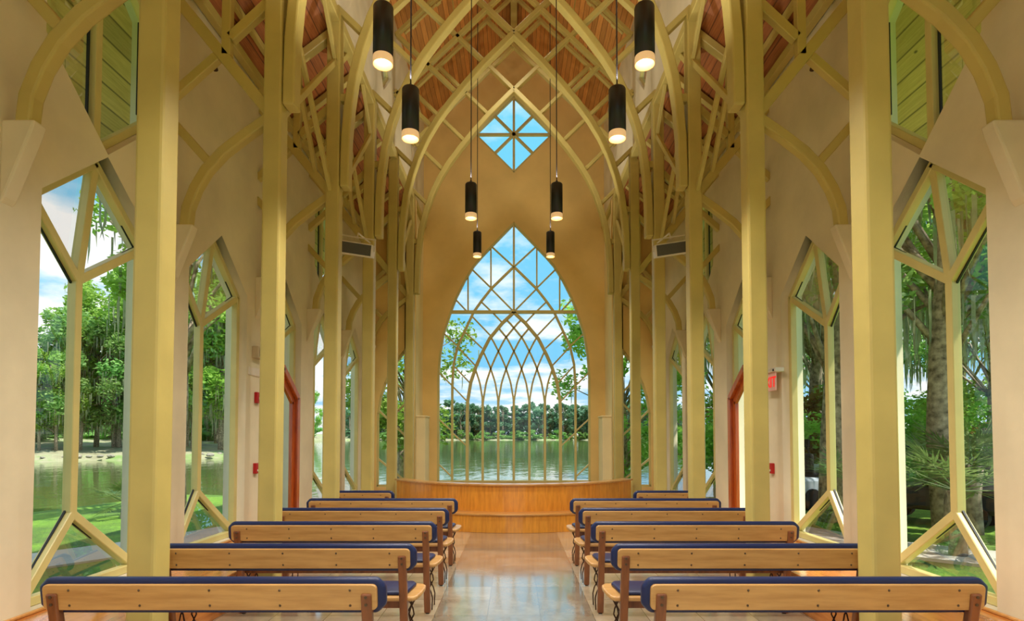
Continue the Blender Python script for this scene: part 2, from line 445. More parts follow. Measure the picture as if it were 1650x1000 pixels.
# ------------------------------------------------------------------ side windows
WIN = [0]
def bars(bm, segs, w, d, up): 
    for p, q in segs: beam(bm, p, q, w, d, up, .012)
def pane_obj(polys, parent):
    bm = B()
    for poly in polys: bm.faces.new([bm.verts.new(p) for p in poly])
    return obj('window_pane', bm, M['glass'], parent)
def side_window(sd, k):
    c = bay_c(k); door = k == DOORBAY
    WIN[0] += 1
    side = 'left' if sd < 0 else 'right'
    where = {0: 'nearest the viewer', 1: 'second from the viewer', 2: 'above the wooden door', 3: 'just past the wooden door', 4: 'closest to the end wall', -1: 'beside the viewer', -2: 'behind the viewer'}[k]
    w = thing(f'window_{WIN[0]}', f'pointed {side} wall window, {where}', 'window', (sd*3.9, c, 0), None, 'structure')
    XI, XO = 3.905, 4.035
    def P(y, z, x): return (sd*x, c+y, z)
    h = HW-.035
    A = P(0, 4.13, XI); S0, S1 = P(-h, 3.55, XI), P(h, 3.55, XI); J = P(0, 3.04, XO)
    up = (sd, 0, 0)
    fr = B(); mu = B()
    if not door:
        B0, B1 = P(-h, .28, XI), P(h, .28, XI); K = P(0, .90, XO)
        bars(fr, [(B0, S0), (B1, S1), (S0, A), (S1, A), (B0, B1)], .075, .085, up)
        bars(mu, [(A, J), (S0, J), (S1, J), (K, J), (K, B0), (K, B1)], .08, .085, up)
        polys = [(A, S0, J), (A, J, S1), (S0, B0, K, J), (S1, J, K, B1), (B0, B1, K)]
    else:
        D0, D1, DA = P(-h, 2.36, XI), P(h, 2.36, XI), P(0, 2.82, XO-.03)
        bars(fr, [(D0, S0), (D1, S1), (S0, A), (S1, A)], .075, .085, up)
        bars(mu, [(A, J), (S0, J), (S1, J), (DA, J)], .08, .085, up)
        polys = [(A, S0, J), (A, J, S1), (S0, D0, DA, J), (S1, J, DA, D1)]
    obj('window_frame', fr, M['frame'], w, .006); obj('window_mullion', mu, M['frame'], w, .006)
    pane_obj([[Vector(p)+Vector((sd*.02, 0, 0)) for p in q] for q in polys], w)
    gk = B()
    for q in polys:
        cen = sum((Vector(p) for p in q), Vector())/len(q)
        pts = [Vector(p)+(cen-Vector(p)).normalized()*.054+Vector((sd*.018, 0, 0)) for p in q]
        for a, b_ in zip(pts, pts[1:]+pts[:1]): beam(gk, a, b_, .014, .018, up)
    obj('window_gasket', gk, M['gasket'], w)
    if k in UPPER:
        WIN[0] += 1
        w2 = thing(f'window_{WIN[0]}', f'upper six sided {side} wall window above the one {where}', 'window', (sd*3.9, c, 4.2), None, 'structure')
        V = [P(0, 4.26, XI), P(h, 4.88, XI), P(h, 5.98, XI), P(0, 6.56, XI), P(-h, 5.98, XI), P(-h, 4.88, XI)]
        fr, mu = B(), B()
        bars(fr, list(zip(V, V[1:]+V[:1])), .07, .085, up); bars(mu, [(V[0], V[3])], .08, .085, up)
        obj('window_frame', fr, M['frame'], w2, .006); obj('window_mullion', mu, M['frame'], w2, .006)
        pane_obj([[Vector(p)+Vector((sd*.02, 0, 0)) for p in q] for q in ([V[0], V[1], V[2], V[3]], [V[0], V[3], V[4], V[5]])], w2)
        gk = B()
        for a in (-1, 1):
            for y in (.06*a, a*(h-.055)): beam(gk, P(y, 4.95 if abs(y) > .3 else 4.42, XI+.018), P(y, 5.93 if abs(y) > .3 else 6.4, XI+.018), .014, .022, up)
        obj('window_gasket', gk, M['gasket'], w2)
for sd in (-1, 1):
    for k in BAYS: side_window(sd, k)
    # clerestory diamonds
    for k in (0, 3):
        WIN[0] += 1; c = bay_c(k)
        w = thing(f'window_{WIN[0]}', f"small diamond window high in the {'left' if sd < 0 else 'right'} clerestory, {'over the front benches' if k == 3 else 'over the near benches'}", 'window', (sd*2.75, c, 9.33), None, 'structure')
        V = [Vector((sd*2.75, c+y, z)) for y, z in ((0, 8.69), (.66, 9.33), (0, 9.97), (-.66, 9.33))]
        fr = B(); bars(fr, list(zip(V, V[1:]+V[:1])), .06, .07, (sd, 0, 0)); obj('window_frame', fr, M['frame'], w, .005)
        pane_obj([V], w)
    # aisle end window
    WIN[0] += 1
    w = thing(f'window_{WIN[0]}', f"half arched window at the end of the {'left' if sd < 0 else 'right'} aisle", 'window', (sd*3.1, 14.26, 0), None, 'structure')
    arc = [(2.755, .35), (3.495, .35), (3.495, 2.2), (3.42, 2.64), (3.31, 2.98), (3.18, 3.26), (3.0, 3.57), (2.85, 3.76), (2.755, 3.86)]
    V = [Vector((sd*x, 14.24, z)) for x, z in arc]
    fr = B(); bars(fr, list(zip(V, V[1:]+V[:1])), .06, .07, (0, 1, 0)); obj('window_frame', fr, M['frame'], w, .004)
    mu = B()
    for (a, b_) in (((3.495, 1.05), (2.755, .45)), ((3.495, 2.3), (2.755, 1.6)), ((2.755, 2.5), (3.2, 2.05)), ((3.23, 3.18), (2.755, 2.7))):
        beam(mu, (sd*a[0], 14.24, a[1]), (sd*b_[0], 14.24, b_[1]), .05, .06, (0, 1, 0))
    obj('window_mullion', mu, M['frame'], w, .004)
    pane_obj([V], w)

# the great end window
WIN[0] += 1
gw = thing(f'window_{WIN[0]}', 'great pointed end window with interlacing tracery over the lake', 'window', (0, ENDY, 0), None, 'structure')
YG = ENDY+.06
def G(p): x, z = endpt(*p); return Vector((x, YG, z))
def Gm(p): x, z = endpt(*p); return Vector((-x, YG, z))
def path(bm, pts, w=.045, d=.07, mirror=True):
    sweep(bm, [G(p) for p in pts], w, d, (0, 1, 0))
    if mirror: sweep(bm, [Gm(p) for p in pts], w, d, (0, 1, 0))
fr = B()
path(fr, [(828.5, 358)] + [(x+1.2, y) for x, y in OUT[1:]], .07, .12)
beam(fr, G((704, 776)), G((953, 776)), .08, .12, (0, 1, 0))
obj('window_frame', fr, M['frame'], gw, .006)
tr = B()
beam(tr, G((725, 501.5)), G((932, 501.5)), .09, .11, (0, 1, 0))
sweep(tr, [G((828.5, 360)), G((828.5, 501))], .06, .09, (0, 1, 0))
SEC = [(828.5, 428), (791.5, 464), (775.8, 484), (763.7, 501), (749.4, 531.4), (737.4, 557.8), (731, 586), (728.8, 620), (728.5, 776)]
THI = [(828.5, 502), (810, 519.3), (789, 544.6), (782.5, 557), (775, 572), (767.5, 589), (758.8, 615), (753.8, 645), (753, 670), (753, 776)]
path(tr, SEC, .065, .09); path(tr, THI, .09, .11)
obj('tracery_arch', tr, M['frame'], gw, .005)
mu = B()
for seg_ in ([(792, 395), (828.5, 428.5)], [(791.4, 396), (791.4, 464)], [(754.3, 440), (754.3, 501)], [(760.4, 432), (792, 463)], [(792, 464), (828.5, 501)],
             [(734, 481), (752, 500)], [(775.8, 485), (795.6, 504)], [(795.6, 504), (810, 519)], [(760.4, 508), (791, 540)], [(749, 533.6), (777, 560)],
             [(738.8, 559), (766, 588)], [(732.5, 590), (757, 616)], [(729.6, 622), (752.8, 646)], [(729, 697), (753, 719)],
             [(714, 535), (737, 556)], [(707.5, 600), (729, 621)], [(706, 674), (729, 695)], [(706, 747), (728, 768)]):
    path(mu, seg_, .042, .07)
# interlacing curves: the half arch repeated at every mullion
def lx(y):                                      # half arch, x of the left limb at height y
    P_ = THI[:9]
    for (xa, ya), (xb, yb) in zip(P_, P_[1:]):
        if ya <= y <= yb: return xa+(xb-xa)*(y-ya)/(yb-ya)
    return P_[-1][0]
for k in range(1, 6):
    pts = []
    for i in range(60):
        y = 648 - i*2.5
        x = lx(y)+25*k
        if y < 502 or x > 2*828.5-lx(y): break
        pts.append((x, y))
    path(mu, pts[::3] + ([pts[-1]] if (len(pts)-1) % 3 else []), .05, .08)
for k in range(5):
    x = 778+25.2*k
    sweep(mu, [G((x, 776)), G((x, 640))], .07, .085, (0, 1, 0))
obj('tracery_bar', mu, M['frame'], gw, .004)
pane_obj([[Vector((x, ENDY+.11, z)) for x, z in big_hole]], gw)
WIN[0] += 1
dw = thing(f'window_{WIN[0]}', 'diamond window with eight panes high in the end wall', 'window', (0, ENDY, DC), None, 'structure')
V = [Vector((x*.975, YG, DC+(z-DC)*.975)) for x, z in dia_hole]
fr = B(); bars(fr, list(zip(V, V[1:]+V[:1])), .06, .1, (0, 1, 0)); obj('window_frame', fr, M['frame'], dw, .005)
mu = B(); h2 = DR/2
for a, b_ in (((0, -DR), (0, DR)), ((-DR, 0), (DR, 0)), ((-h2, -h2), (h2, h2)), ((-h2, h2), (h2, -h2))):
    beam(mu, (a[0], YG, DC+a[1]), (b_[0], YG, DC+b_[1]), .07, .09, (0, 1, 0))
obj('window_mullion', mu, M['frame'], dw, .004)
pane_obj([[Vector((x, ENDY+.11, z)) for x, z in dia_hole]], dw)
WIN[0] += 1
bw = thing(f'window_{WIN[0]}', 'entrance glazing in the wall behind the viewer', 'window', (0, BACKY, 0), None, 'structure')
pane_obj([[Vector((x, BACKY-.1, z)) for x, z in back_hole]], bw)

# ------------------------------------------------------------------ doors
for i, sd in enumerate((-1, 1)):
    c = bay_c(DOORBAY)
    d = thing(f'door_{i+1}', f"red brown glazed wooden door in the {'left' if sd < 0 else 'right'} wall", 'door', (sd*3.9, c, 0), None, 'structure')
    X = 3.84; up = (sd, 0, 0); h = HW-.06
    def P(y, z, x=X): return (sd*x, c+y, z)
    bm = B(); bars(bm, [(P(-h, FZ+.01), P(-h, 2.28)), (P(h, FZ+.01), P(h, 2.28)), (P(-h, 2.28), P(0, 2.74)), (P(h, 2.28), P(0, 2.74))], .11, .16, up)
    obj('door_frame', bm, M['doorwood'], d, .008)
    X = 3.88; h2 = h-.1
    bm = B(); bars(bm, [(P(-h2, FZ+.02), P(-h2, 2.2)), (P(h2, FZ+.02), P(h2, 2.2)), (P(-h2, 2.2), P(0, 2.62)), (P(h2, 2.2), P(0, 2.62)), (P(-h2, .12), P(h2, .12)), (P(0, .1), P(0, 2.6))], .12, .05, up)
    leaf = obj('door_leaf', bm, M['doorwood'], d, .006)
    pane_obj([[P(-h2, .1, 3.9), P(h2, .1, 3.9), P(h2, 2.2, 3.9), P(0, 2.6, 3.9), P(-h2, 2.2, 3.9)]], d)
    bm = B(); tube(bm, [P(-.08, 1.0, 3.80), P(-.08, 1.3, 3.80)], .012); beam(bm, P(-.08, 1.02, 3.80), P(-.08, 1.02, 3.86), .015, .015); beam(bm, P(-.08, 1.28, 3.80), P(-.08, 1.28, 3.86), .015, .015)
    obj('door_handle', bm, M['chrome'], d)

# ------------------------------------------------------------------ timber arch frames
ARCH = [(2.475, 5.25), (2.475, 5.55), (2.465, 6.0), (2.43, 6.45), (2.37, 6.9), (2.26, 7.35), (2.11, 7.8), (1.92, 8.21), (1.69, 8.6), (1.40, 9.0), (1.06, 9.42), (.64, 9.9), (0, 10.55)]
def arch_x(z):
    for (xa, za), (xb, zb) in zip(ARCH, ARCH[1:]):
        if za <= z <= zb: return xa+(xb-xa)*(z-za)/(zb-za)
    return 0
def arch_hit(c, m=.985):
    """where the strut z = c + m*(-x) from the left meets the left limb of the arch (x negative)"""
    best = None
    for i in range(400):
        z = 5.25+i*(10.55-5.25)/399; x = arch_x(z)
        e = abs(z-(c+m*x))              # x is |x|
        if best is None or e < best[0]: best = (e, x, z)
    return best[1], best[2]
def make_frame(y, label):
    f = thing('timber_arch_frame', label, 'arch frame', (0, y, 0), 'arch frames of the nave')
    for sd in (-1, 1):
        def P(x, z, dy=0): return (sd*x, y+dy, z)
        bm = B(); box(bm, (sd*CX-.1, y-.1, FZ), (sd*CX+.1, y+.1, 7.85)); obj('column', bm, M['paint'], f, .022, seg=2)
        bm = B(); sweep(bm, [P(x, z) for x, z in ARCH], .13, .20, (0, 1, 0)); rib = obj('nave_rib', bm, M['paint'], f, .02, seg=2)
        for z_, d_ in ((5.5, .3), (6.6, .12)):
            bm = B(); beam(bm, P(2.45, z_), P(2.56, z_), .1, d_, (0, 0, 1)); obj('rib_block', bm, M['paint'], f, .01)
        # aisle: quarter rib from the corbel to the column, rising brace, struts
        q = [(3.62, 3.90), (3.60, 4.12), (3.52, 4.34), (3.40, 4.55), (3.22, 4.75), (2.98, 4.94), (2.70, 5.14)]
        bm = B(); sweep(bm, [P(x, z) for x, z in q], .115, .11, (0, 1, 0)); obj('aisle_rib', bm, M['paint'], f, .018, seg=2)
        for a, b_, w in (((2.70, 5.18), (3.80, 6.53), .125), ((3.31, 5.83), (3.78, 5.40), .10), ((3.79, 5.10), (3.36, 4.62), .09),
                         ((3.2, 5.84), (3.2, 7.28), .10), ((3.16, 6.04), (2.68, 6.50), .11)):
            bm = B(); beam(bm, P(*a), P(*b_), w, .09, (0, 1, 0)); obj('aisle_brace', bm, M['paint'], f, .008)
        bm = B(); beam(bm, P(2.66, 7.62), P(3.80, 6.72), .11, .14, (0, 1, 0)); obj('aisle_rafter', bm, M['paint'], f, .008)
        # plaster corbel
        bm = B(); prism(bm, [P(3.765, 3.93, -.06), P(3.52, 3.93, -.06), P(3.54, 3.86, -.06), P(3.73, 3.36, -.06), P(3.765, 3.31, -.06)], (0, .12, 0))
        obj('corbel', bm, M['plaster'], f, .015, seg=2)
        # nave lattice
        for c in (9.26, 7.97, 6.67, 5.38):
            x1, z1 = arch_hit(c)
            # runs up and outwards to the rafter (z = 13.05-.97x) or the clerestory wall
            xe = min(CX-.02, (13.05-c)/(.985+.97)); xe = max(xe, x1)
            if c < 5.5: xe = CX-.02
            bm = B(); beam(bm, P(x1, c+.985*x1), P(xe, c+.985*xe), .085, .12, (0, 1, 0)); obj('strut', bm, M['paint'], f, .008)
        xe = (13.05-10.55)/(.985+.97)
        bm = B(); beam(bm, P(0, 10.55), P(xe, 10.55+.985*xe), .1, .16, (0, 1, 0)); obj('strut', bm, M['paint'], f, .008)
        xe = (13.05-11.72)/(.985+.97)
        bm = B(); beam(bm, P(CX-.02, 11.72-.985*(CX-.02)), P(-xe, 11.72+.985*xe), .09, .12+(.01 if sd > 0 else 0), (0, 1, 0)); obj('chord', bm, M['paint'], f, .008)
        bm = B(); beam(bm, P(0, 13.08), P(CX-.02, 13.08-.97*(CX-.02)), .08, .10+(.01 if sd > 0 else 0), (0, 1, 0)); obj('rafter', bm, M['paint'], f, .008)
    return f
fl = ['nearest the viewer', 'second from the viewer, by the third bench row', 'third from the viewer',
      'fourth from the viewer', 'fifth, at the ends of the curved altar rail', 'sixth and farthest, just before the end wall']
frame0 = make_frame(FY[0], 'olive cream timber arch frame '+fl[0])
for n in range(1, NF): dup(frame0, (0, FY[n], 0), 'olive cream timber arch frame '+fl[n])

# lattice in the column line of each bay and the plate above the columns
for sd in (-1, 1):
    side = 'left' if sd < 0 else 'right'
    bm = B(); box(bm, (sd*CX-.09, BACKY+.1, 7.70), (sd*CX+.09, ENDY-.02, 7.86))
    tag(obj('wall_plate_beam', bm, M['paint'], None, .01), f'long olive cream beam lying on the {side} column tops', 'beam')
    first = None
    for n in (1, 2, 4):
        a = Y0+BAY*n
        who = {1: 'between the second and third frames', 2: 'between the third and fourth frames', 4: 'between the fifth and sixth frames'}[n]
        lab = f'crossed diagonal braces {who}, {side} column row'
        if first is None:
            t = thing('column_brace', lab, 'brace', (sd*CX, a, 5.1), 'braces between the columns')
            for i, (p, q, xa, xb) in enumerate((((.08, 5.2), (1.92, 7.12), 0, 0), ((1.92, 5.2), (.08, 7.12), 0, 0), ((1.92, 7.12), (1.36, 7.72), 0, 0), ((.08, 7.12), (.64, 7.72), 0, 0), ((2.0, 5.5), (.08, 6.72), .3, .03))):
                bm = B(); dx = .028*(1 if i % 2 else -1)
                beam(bm, (sd*(CX+dx+xa), a+p[0], p[1]), (sd*(CX+dx+xb), a+q[0], q[1]), .08, .055, (1, 0, 0)); obj('strut', bm, M['paint'], t, .006)
            first = t
        else: dup(first, (sd*CX, a, 5.1), lab)
    bm = B(); zc = 7.76-.81*(3.5-2.63); box(bm, (sd*3.5-.03, BACKY+.1, zc-.09), (sd*3.5+.03, 14.14, zc-.0))
    tag(obj('ceiling_batten', bm, M['paint'], None, .004), f'thin long batten under the {side} aisle ceiling boards', 'batten')
    # rafters of the aisle roof at mid bay and the purlin
    for n in range(-1, NF-1):
        yy = Y0+BAY*n+1
        bm = B(); beam(bm, (sd*2.70, yy, 7.60), (sd*3.80, yy, 6.71), .10, .10, (0, 1, 0))
        tag(obj('aisle_rafter_beam', bm, M['paint'], None, .008), f"single aisle rafter in the {side} aisle, {['beside the viewer', 'in the first bay', 'in the second bay', 'in the third bay', 'in the fourth bay', 'in the fifth bay'][n+1]}", 'rafter', 'mid bay aisle rafters')
    bm = B(); box(bm, (sd*3.70-.05, BACKY+.1, 6.70), (sd*3.70+.05, 14.14, 6.83))
    tag(obj('eave_beam', bm, M['paint'], None, .006), f'long cream beam along the top of the {side} wall', 'beam')
bm = B(); box(bm, (-.09, BACKY+.1, 13.14), (.09, ENDY-.02, 13.36))
tag(obj('ridge_beam', bm, M['paint'], None, .01), 'ridge beam running under the peak of the boarded roof', 'beam')

# ------------------------------------------------------------------ wooden ledges along the walls
for sd in (-1, 1):
    side = 'left' if sd < 0 else 'right'
    for i, (a, b_) in enumerate(((BACKY+.02, 9.05-.78), (9.05+.78, 14.14))):
        bm = B(); x0, x1 = sorted((sd*2.86, sd*(WX-.005))); box(bm, (x0, a, FZ), (x1, b_, .19))
        t = thing('wall_ledge', f"low glossy wooden ledge along the {side} wall, {'from the viewer to the door' if i == 0 else 'past the door'}", 'ledge', (sd*3.3, (a+b_)/2, 0))
        obj('ledge_base', bm, M['ledge'], t, .004)
        bm = B(); x0, x1 = sorted((sd*2.83, sd*(WX-.002))); box(bm, (x0, a-.0, .19), (x1, b_, .225)); obj('ledge_top', bm, M['ledge'], t, .008)
        bm = B(); x0, x1 = sorted((sd*(WX-.03), sd*(WX-.002))); box(bm, (x0, a, .225), (x1, b_, .25)); obj('ledge_trim', bm, M['cap'], t, .006)

# ------------------------------------------------------------------ benches
def rrect(hx, z0, z1, r, n=4, cham=False):
    pts = []
    for cx_, cz, a0 in ((hx-r, z0+r, -PI/2), (hx-r, z1-r, 0), (-hx+r, z1-r, PI/2), (-hx+r, z0+r, PI)):
        k = 1 if cham else n
        for i in range(k+1):
            a = a0+PI/2*i/k; pts.append((cx_+r*math.cos(a), cz+r*math.sin(a)))
    return pts
def make_bench(half, label, group):
    r = thing('wooden_bench', label, 'bench', (0, 0, 0), group)
    L = half
    tilt = lambda z: -.13*(z-.43)           # the back leans towards the viewer
    bm = B(); prism(bm, [(x, tilt(z)-.018, z) for x, z in rrect(L-.045, .592, .745, .03)], (0, .03, 0))
    bd = obj('backrest_board', bm, M['bench'], r, .006, seg=2)
    bm = B()
    nsc = max(2, round(2*L/.37))
    for i in range(nsc):
        x = -L+.2+(2*L-.4)*i/(nsc-1)
        for z in (.622, .712):
            v = tilt(z)-.019
            lathe_pts = [(0, -.003), (.006, -.003), (.007, .002)]
            rr = [bm.verts.new((x+.0075*math.cos(2*PI*k/8), v, z+.0075*math.sin(2*PI*k/8))) for k in range(8)]
            r2 = [bm.verts.new((x+.004*math.cos(2*PI*k/8), v-.005, z+.004*math.sin(2*PI*k/8))) for k in range(8)]
            for k in range(8): bm.faces.new((rr[k], rr[(k+1)%8], r2[(k+1)%8], r2[k]))
            bm.faces.new(r2)
    obj('screw', bm, M['steel'], bd)
    bm = B(); prism(bm, [(x, tilt(z)+.010, z) for x, z in rrect(L, .565, .778, .05, cham=True)], (0, .06, 0))
    obj('backrest_cushion', bm, M['navy'], r, .02, True, 3)
    # seat
    bm = B()
    seat = [(-L+.03, .02), (L-.03, .02), (L-.005, .06), (L+.012, .16), (L+.02, .30), (L+.012, .38), (L-.02, .43), (-L+.02, .43), (-L-.012, .38), (-L-.02, .30), (-L-.012, .16), (-L+.005, .06)]
    prism(bm, [(x, y, .325) for x, y in seat], (0, 0, .036)); obj('seat_board', bm, M['bench'], r, .012, seg=2)
    bm = B(); prism(bm, [(x, y, .358) for x, y in ((-L+.11, .06), (L-.11, .06), (L-.085, .10), (L-.06, .34), (L-.09, .40), (-L+.09, .40), (-L+.06, .34), (-L+.085, .10))], (0, 0, .034))
    obj('seat_cushion', bm, M['navy'], r, .016, True, 3)
    for x in (-L+.105, L-.105):
        bm = B(); beam(bm, (x, .11, FZ+.012), (x, -.045, .695), .062, .05, (0, 1, 0)); pl = obj('rear_leg', bm, M['post'], r, .01, seg=2)
        for z in (.63, .675):
            bm = B(); yv = .11-.155*(z-FZ-.012)/(.683-FZ)-.026
            tube(bm, [(x, yv-.004, z), (x, yv+.004, z)], .009, 8); obj('bolt_head', bm, M['steel'], pl)
        bm = B(); lathe(bm, [(0, 0), (.018, 0), (.018, .02), (.01, .032), (0, .032)], (x, .11, FZ), 10); obj('foot_glide', bm, M['rubber'], pl)
        bm = B(); beam(bm, (x, .06, .30), (x, .40, .30), .04, .05, (0, 0, 1)); obj('seat_bearer', bm, M['post'], r, .006)
        # scrolled iron support under the front of the seat
        for y_ in (.20, .37):
            bm = B(); tube(bm, [(x+.035, y_, .325), (x+.03, y_, .25), (x-.01, y_, .17), (x-.02, y_, .12), (x+.02, y_, .04), (x+.035, y_, -.02), (x+.03, y_, FZ+.006)], .0065, 6)
            obj('wire_leg', bm, M['wire'], r)
            bm = B(); tube(bm, [(x-.035, y_, .325), (x-.03, y_, .25), (x+.01, y_, .17), (x+.02, y_, .12), (x-.02, y_, .04), (x-.035, y_, -.02), (x-.03, y_, FZ+.006)], .0065, 6)
            obj('wire_leg', bm, M['wire'], r)
    bm = B(); beam(bm, (-L+.10, .12, .285), (L-.10, .12, .285), .025, .075, (0, 0, 1)); obj('stretcher', bm, M['post'], r, .005)
    return r
BX = (.75+2.78)/2; BL = (2.78-.75)/2
BY = [3.29, 4.31, 5.43, 6.46, 7.46]
bench0 = None
row = ['nearest row', 'second row', 'third row', 'fourth row', 'fifth row']
for sd in (-1, 1):
    side = 'left' if sd < 0 else 'right'
    for i, y in enumerate(BY):
        lab = f'long wooden bench with navy cushions, {row[i]}, {side} of the aisle'
        if bench0 is None:
            bench0 = make_bench(BL, lab, 'benches facing the lake'); bench0.location = (sd*BX, y, 0)
        else: dup(bench0, (sd*BX, y, 0), lab)
sb = make_bench((2.78-1.83)/2, 'short wooden bench by the altar rail, front row left of the aisle', 'benches facing the lake'); sb.location = (-(1.83+2.78)/2, 8.52, 0)
dup(sb, ((1.83+2.78)/2, 8.52, 0), 'short wooden bench by the altar rail, front row right of the aisle')

# ------------------------------------------------------------------ curved altar rail with kneeler
al = thing('altar_rail', 'curved honey wood altar rail with a kneeler step', 'altar rail', (0, 10.5, 0))
def arcp(R, cy, half, n=28): return [(R*math.sin(a), cy-R*math.cos(a)) for a in [half*(2*i/n-1) for i in range(n+1)]]
CYR = 13.35
def curved(bm, r0, r1, z0, z1, half, n=28):
    o_, i_ = arcp(r0, CYR, half, n), arcp(r1, CYR, half, n); rings = []
    for (xo, yo), (xi, yi) in zip(o_, i_): rings.append([bm.verts.new(p) for p in ((xo, yo, z0), (xi, yi, z0), (xi, yi, z1), (xo, yo, z1))])
    for a, b_ in zip(rings, rings[1:]):
        for j in range(4): bm.faces.new((a[j], a[(j+1)%4], b_[(j+1)%4], b_[j]))
    bm.faces.new(rings[0][::-1]); bm.faces.new(rings[-1])
H1 = math.asin(2.50/2.92)
bm = B(); curved(bm, 2.92, 2.78, FZ, .678, H1); obj('rail_panel', bm, M['altar'], al, .004)
bm = B(); curved(bm, 2.965, 2.70, .678, .713, H1+.004); obj('rail_cap', bm, M['cap'], al, .008, seg=2)
bm = B(); curved(bm, 3.25, 2.92, FZ, .165, .70); obj('kneeler_base', bm, M['altar'], al, .004)
bm = B(); curved(bm, 3.28, 2.92, .165, .20, .705); obj('kneeler_top', bm, M['cap'], al, .008, seg=2)

# chancel side piers
for sd in (-1, 1):
    side = 'left' if sd < 0 else 'right'
    t = thing('plaster_pier', f'low pale pier standing against the {side} chancel wall', 'pier', (sd*2.5, 15.3, 0))
    bm = B(); x0, x1 = sorted((sd*2.40, sd*2.648)); box(bm, (x0, 15.0, FZ), (x1, 15.7, 2.14)); obj('pier_body', bm, M['chancel'], t, .008)
    bm = B(); x0, x1 = sorted((sd*2.385, sd*2.649)); box(bm, (x0, 14.98, 2.14), (x1, 15.72, 2.18)); obj('pier_cap', bm, M['chancel'], t, .006)

# ------------------------------------------------------------------ pendant lamps
def make_pendant(loc, top, label):
    x, y, z0 = loc
    t = thing('pendant_lamp', label, 'pendant lamp', (x, y, z0), 'black cylinder pendants')
    r = .093
    bm = B(); lathe(bm, [(0, .56), (r*.9, .56), (r, .545), (r, .075), (r-.006, .075), (r-.006, .3), (0, .3)], loc, 28); obj('lamp_housing', bm, M['black'], t, 0, True)
    bm = B(); lathe(bm, [(r-.001, .078), (r+.001, .004), (r-.003, 0), (r-.006, .005), (r-.01, .07), (r-.02, .16), (r-.015, .16), (r-.004, .078)], loc, 28); obj('reflector_ring', bm, M['ring'], t, 0, True)
    bm = B(); lathe(bm, [(0, .075), (.045, .085), (.064, .11), (.05, .15), (0, .16)], loc, 20); obj('lamp_bulb', bm, M['bulb'], t, 0, True)
    bm = B(); lathe(bm, [(0, .56), (.022, .56), (.02, .60), (.008, .62), (0, .62)], loc, 12); obj('cord_grip', bm, M['black'], t)
    bm = B(); tube(bm, [(x, y, z0+.61), (x, y, top)], .008, 6); obj('cord', bm, M['black'], t)
    return t
PEN = [(1.22, 5.05, 5.06, 'nearest pair'), (1.122, 5.90, 4.82, 'second pair'), (.68, 8.66, 5.05, 'third pair'), (.815, 12.2, 5.60, 'farthest pair in front of the great window')]
pend_pos = []
for sd in (-1, 1):
    for x, y, z, who in PEN:
        top = 13.42-.97*x - .02
        make_pendant((sd*x, y, z), top, f"black cylinder pendant lamp, {'left' if sd < 0 else 'right'} one of the {who}")
        pend_pos.append((sd*x, y, z))

# ------------------------------------------------------------------ loudspeakers
def make_speaker(sd, label):
    c = Vector((sd*2.585, 9.0, 4.68))
    t = thing('loudspeaker', label, 'loudspeaker', c, 'hanging loudspeakers')
    Rm = Matrix.Rotation(sd*-.15, 4, 'Y') @ Matrix.Rotation(.20, 4, 'X') @ Matrix.Rotation(-sd*.05, 4, 'Z')
    def X(bm):
        for v in bm.verts: v.co = c + Rm @ v.co
    bm = B(); box(bm, (-.275, -.11, -.10), (.275, .13, .10)); X(bm); obj('speaker_cabinet', bm, M['white'], t, .012, seg=2)
    bm = B(); box(bm, (-.262, -.116, -.088), (.262, -.106, .082)); X(bm); obj('speaker_grille', bm, M['grille'], t, .003)
    bm = B()
    tube(bm, [(-.29, .02, 0), (-.29, .02, .19), (.29, .02, .19), (.29, .02, 0)], .012, 8); X(bm)
    tube(bm, [c+Vector((0, .02, .19)), c+Vector((0, .1, .30)), (sd*(CX-.04), 9.955, 5.12)], .014, 8)
    obj('speaker_bracket', bm, M['white'], t)
make_speaker(-1, 'off white loudspeaker with dark grille hung beside the left columns')
make_speaker(1, 'off white loudspeaker with dark grille hung beside the right columns')

# ------------------------------------------------------------------ wall devices
def wall_box(name, sd, y, z, w, h, d, mat, label, cat):
    t = thing(name, label, cat, (sd*WX, y, z))
    bm = B(); x0, x1 = sorted((sd*(WX-d), sd*(WX+.001))); box(bm, (x0, y-w/2, z-h/2), (x1, y+w/2, z+h/2)); obj('housing', bm, mat, t, .008, seg=2)
    return t
t = wall_box('siren_box', -1, 8.03, 2.82, .24, .17, .09, M['beige'], 'beige siren box high on the left wall by the third frame', 'siren')
bm = B(); box(bm, (-WX+.088, 7.96, 2.76), (-WX+.096, 8.10, 2.88)); obj('grille', bm, M['grille'], t)
t = wall_box('wall_plate', -1, 7.98, 2.54, .36, .12, .015, M['white'], 'blank white plate below the siren box on the left wall', 'plate')
t = wall_box('fire_strobe', -1, 8.06, 2.17, .12, .16, .05, M['red'], 'red fire strobe with clear lens on the left wall', 'fire strobe')
bm = B(); lathe(bm, [(0, -.03), (.035, -.02), (.042, 0), (.035, .02), (0, .03)], (-WX+.06, 8.08, 2.16), 12); obj('strobe_lens', bm, M['clear'], t, 0, True)
for sd in (-1, 1):
    t = wall_box('fire_pull_station', sd, 8.05, 1.145, .11, .15, .05, M['red'], f"red fire alarm pull station on the {'left' if sd < 0 else 'right'} wall", 'fire alarm')
    bm = B(); x0, x1 = sorted((sd*(WX-.062), sd*(WX-.049))); box(bm, (x0, 8.015, 1.10), (x1, 8.085, 1.13)); obj('pull_handle', bm, M['white'], t, .004)
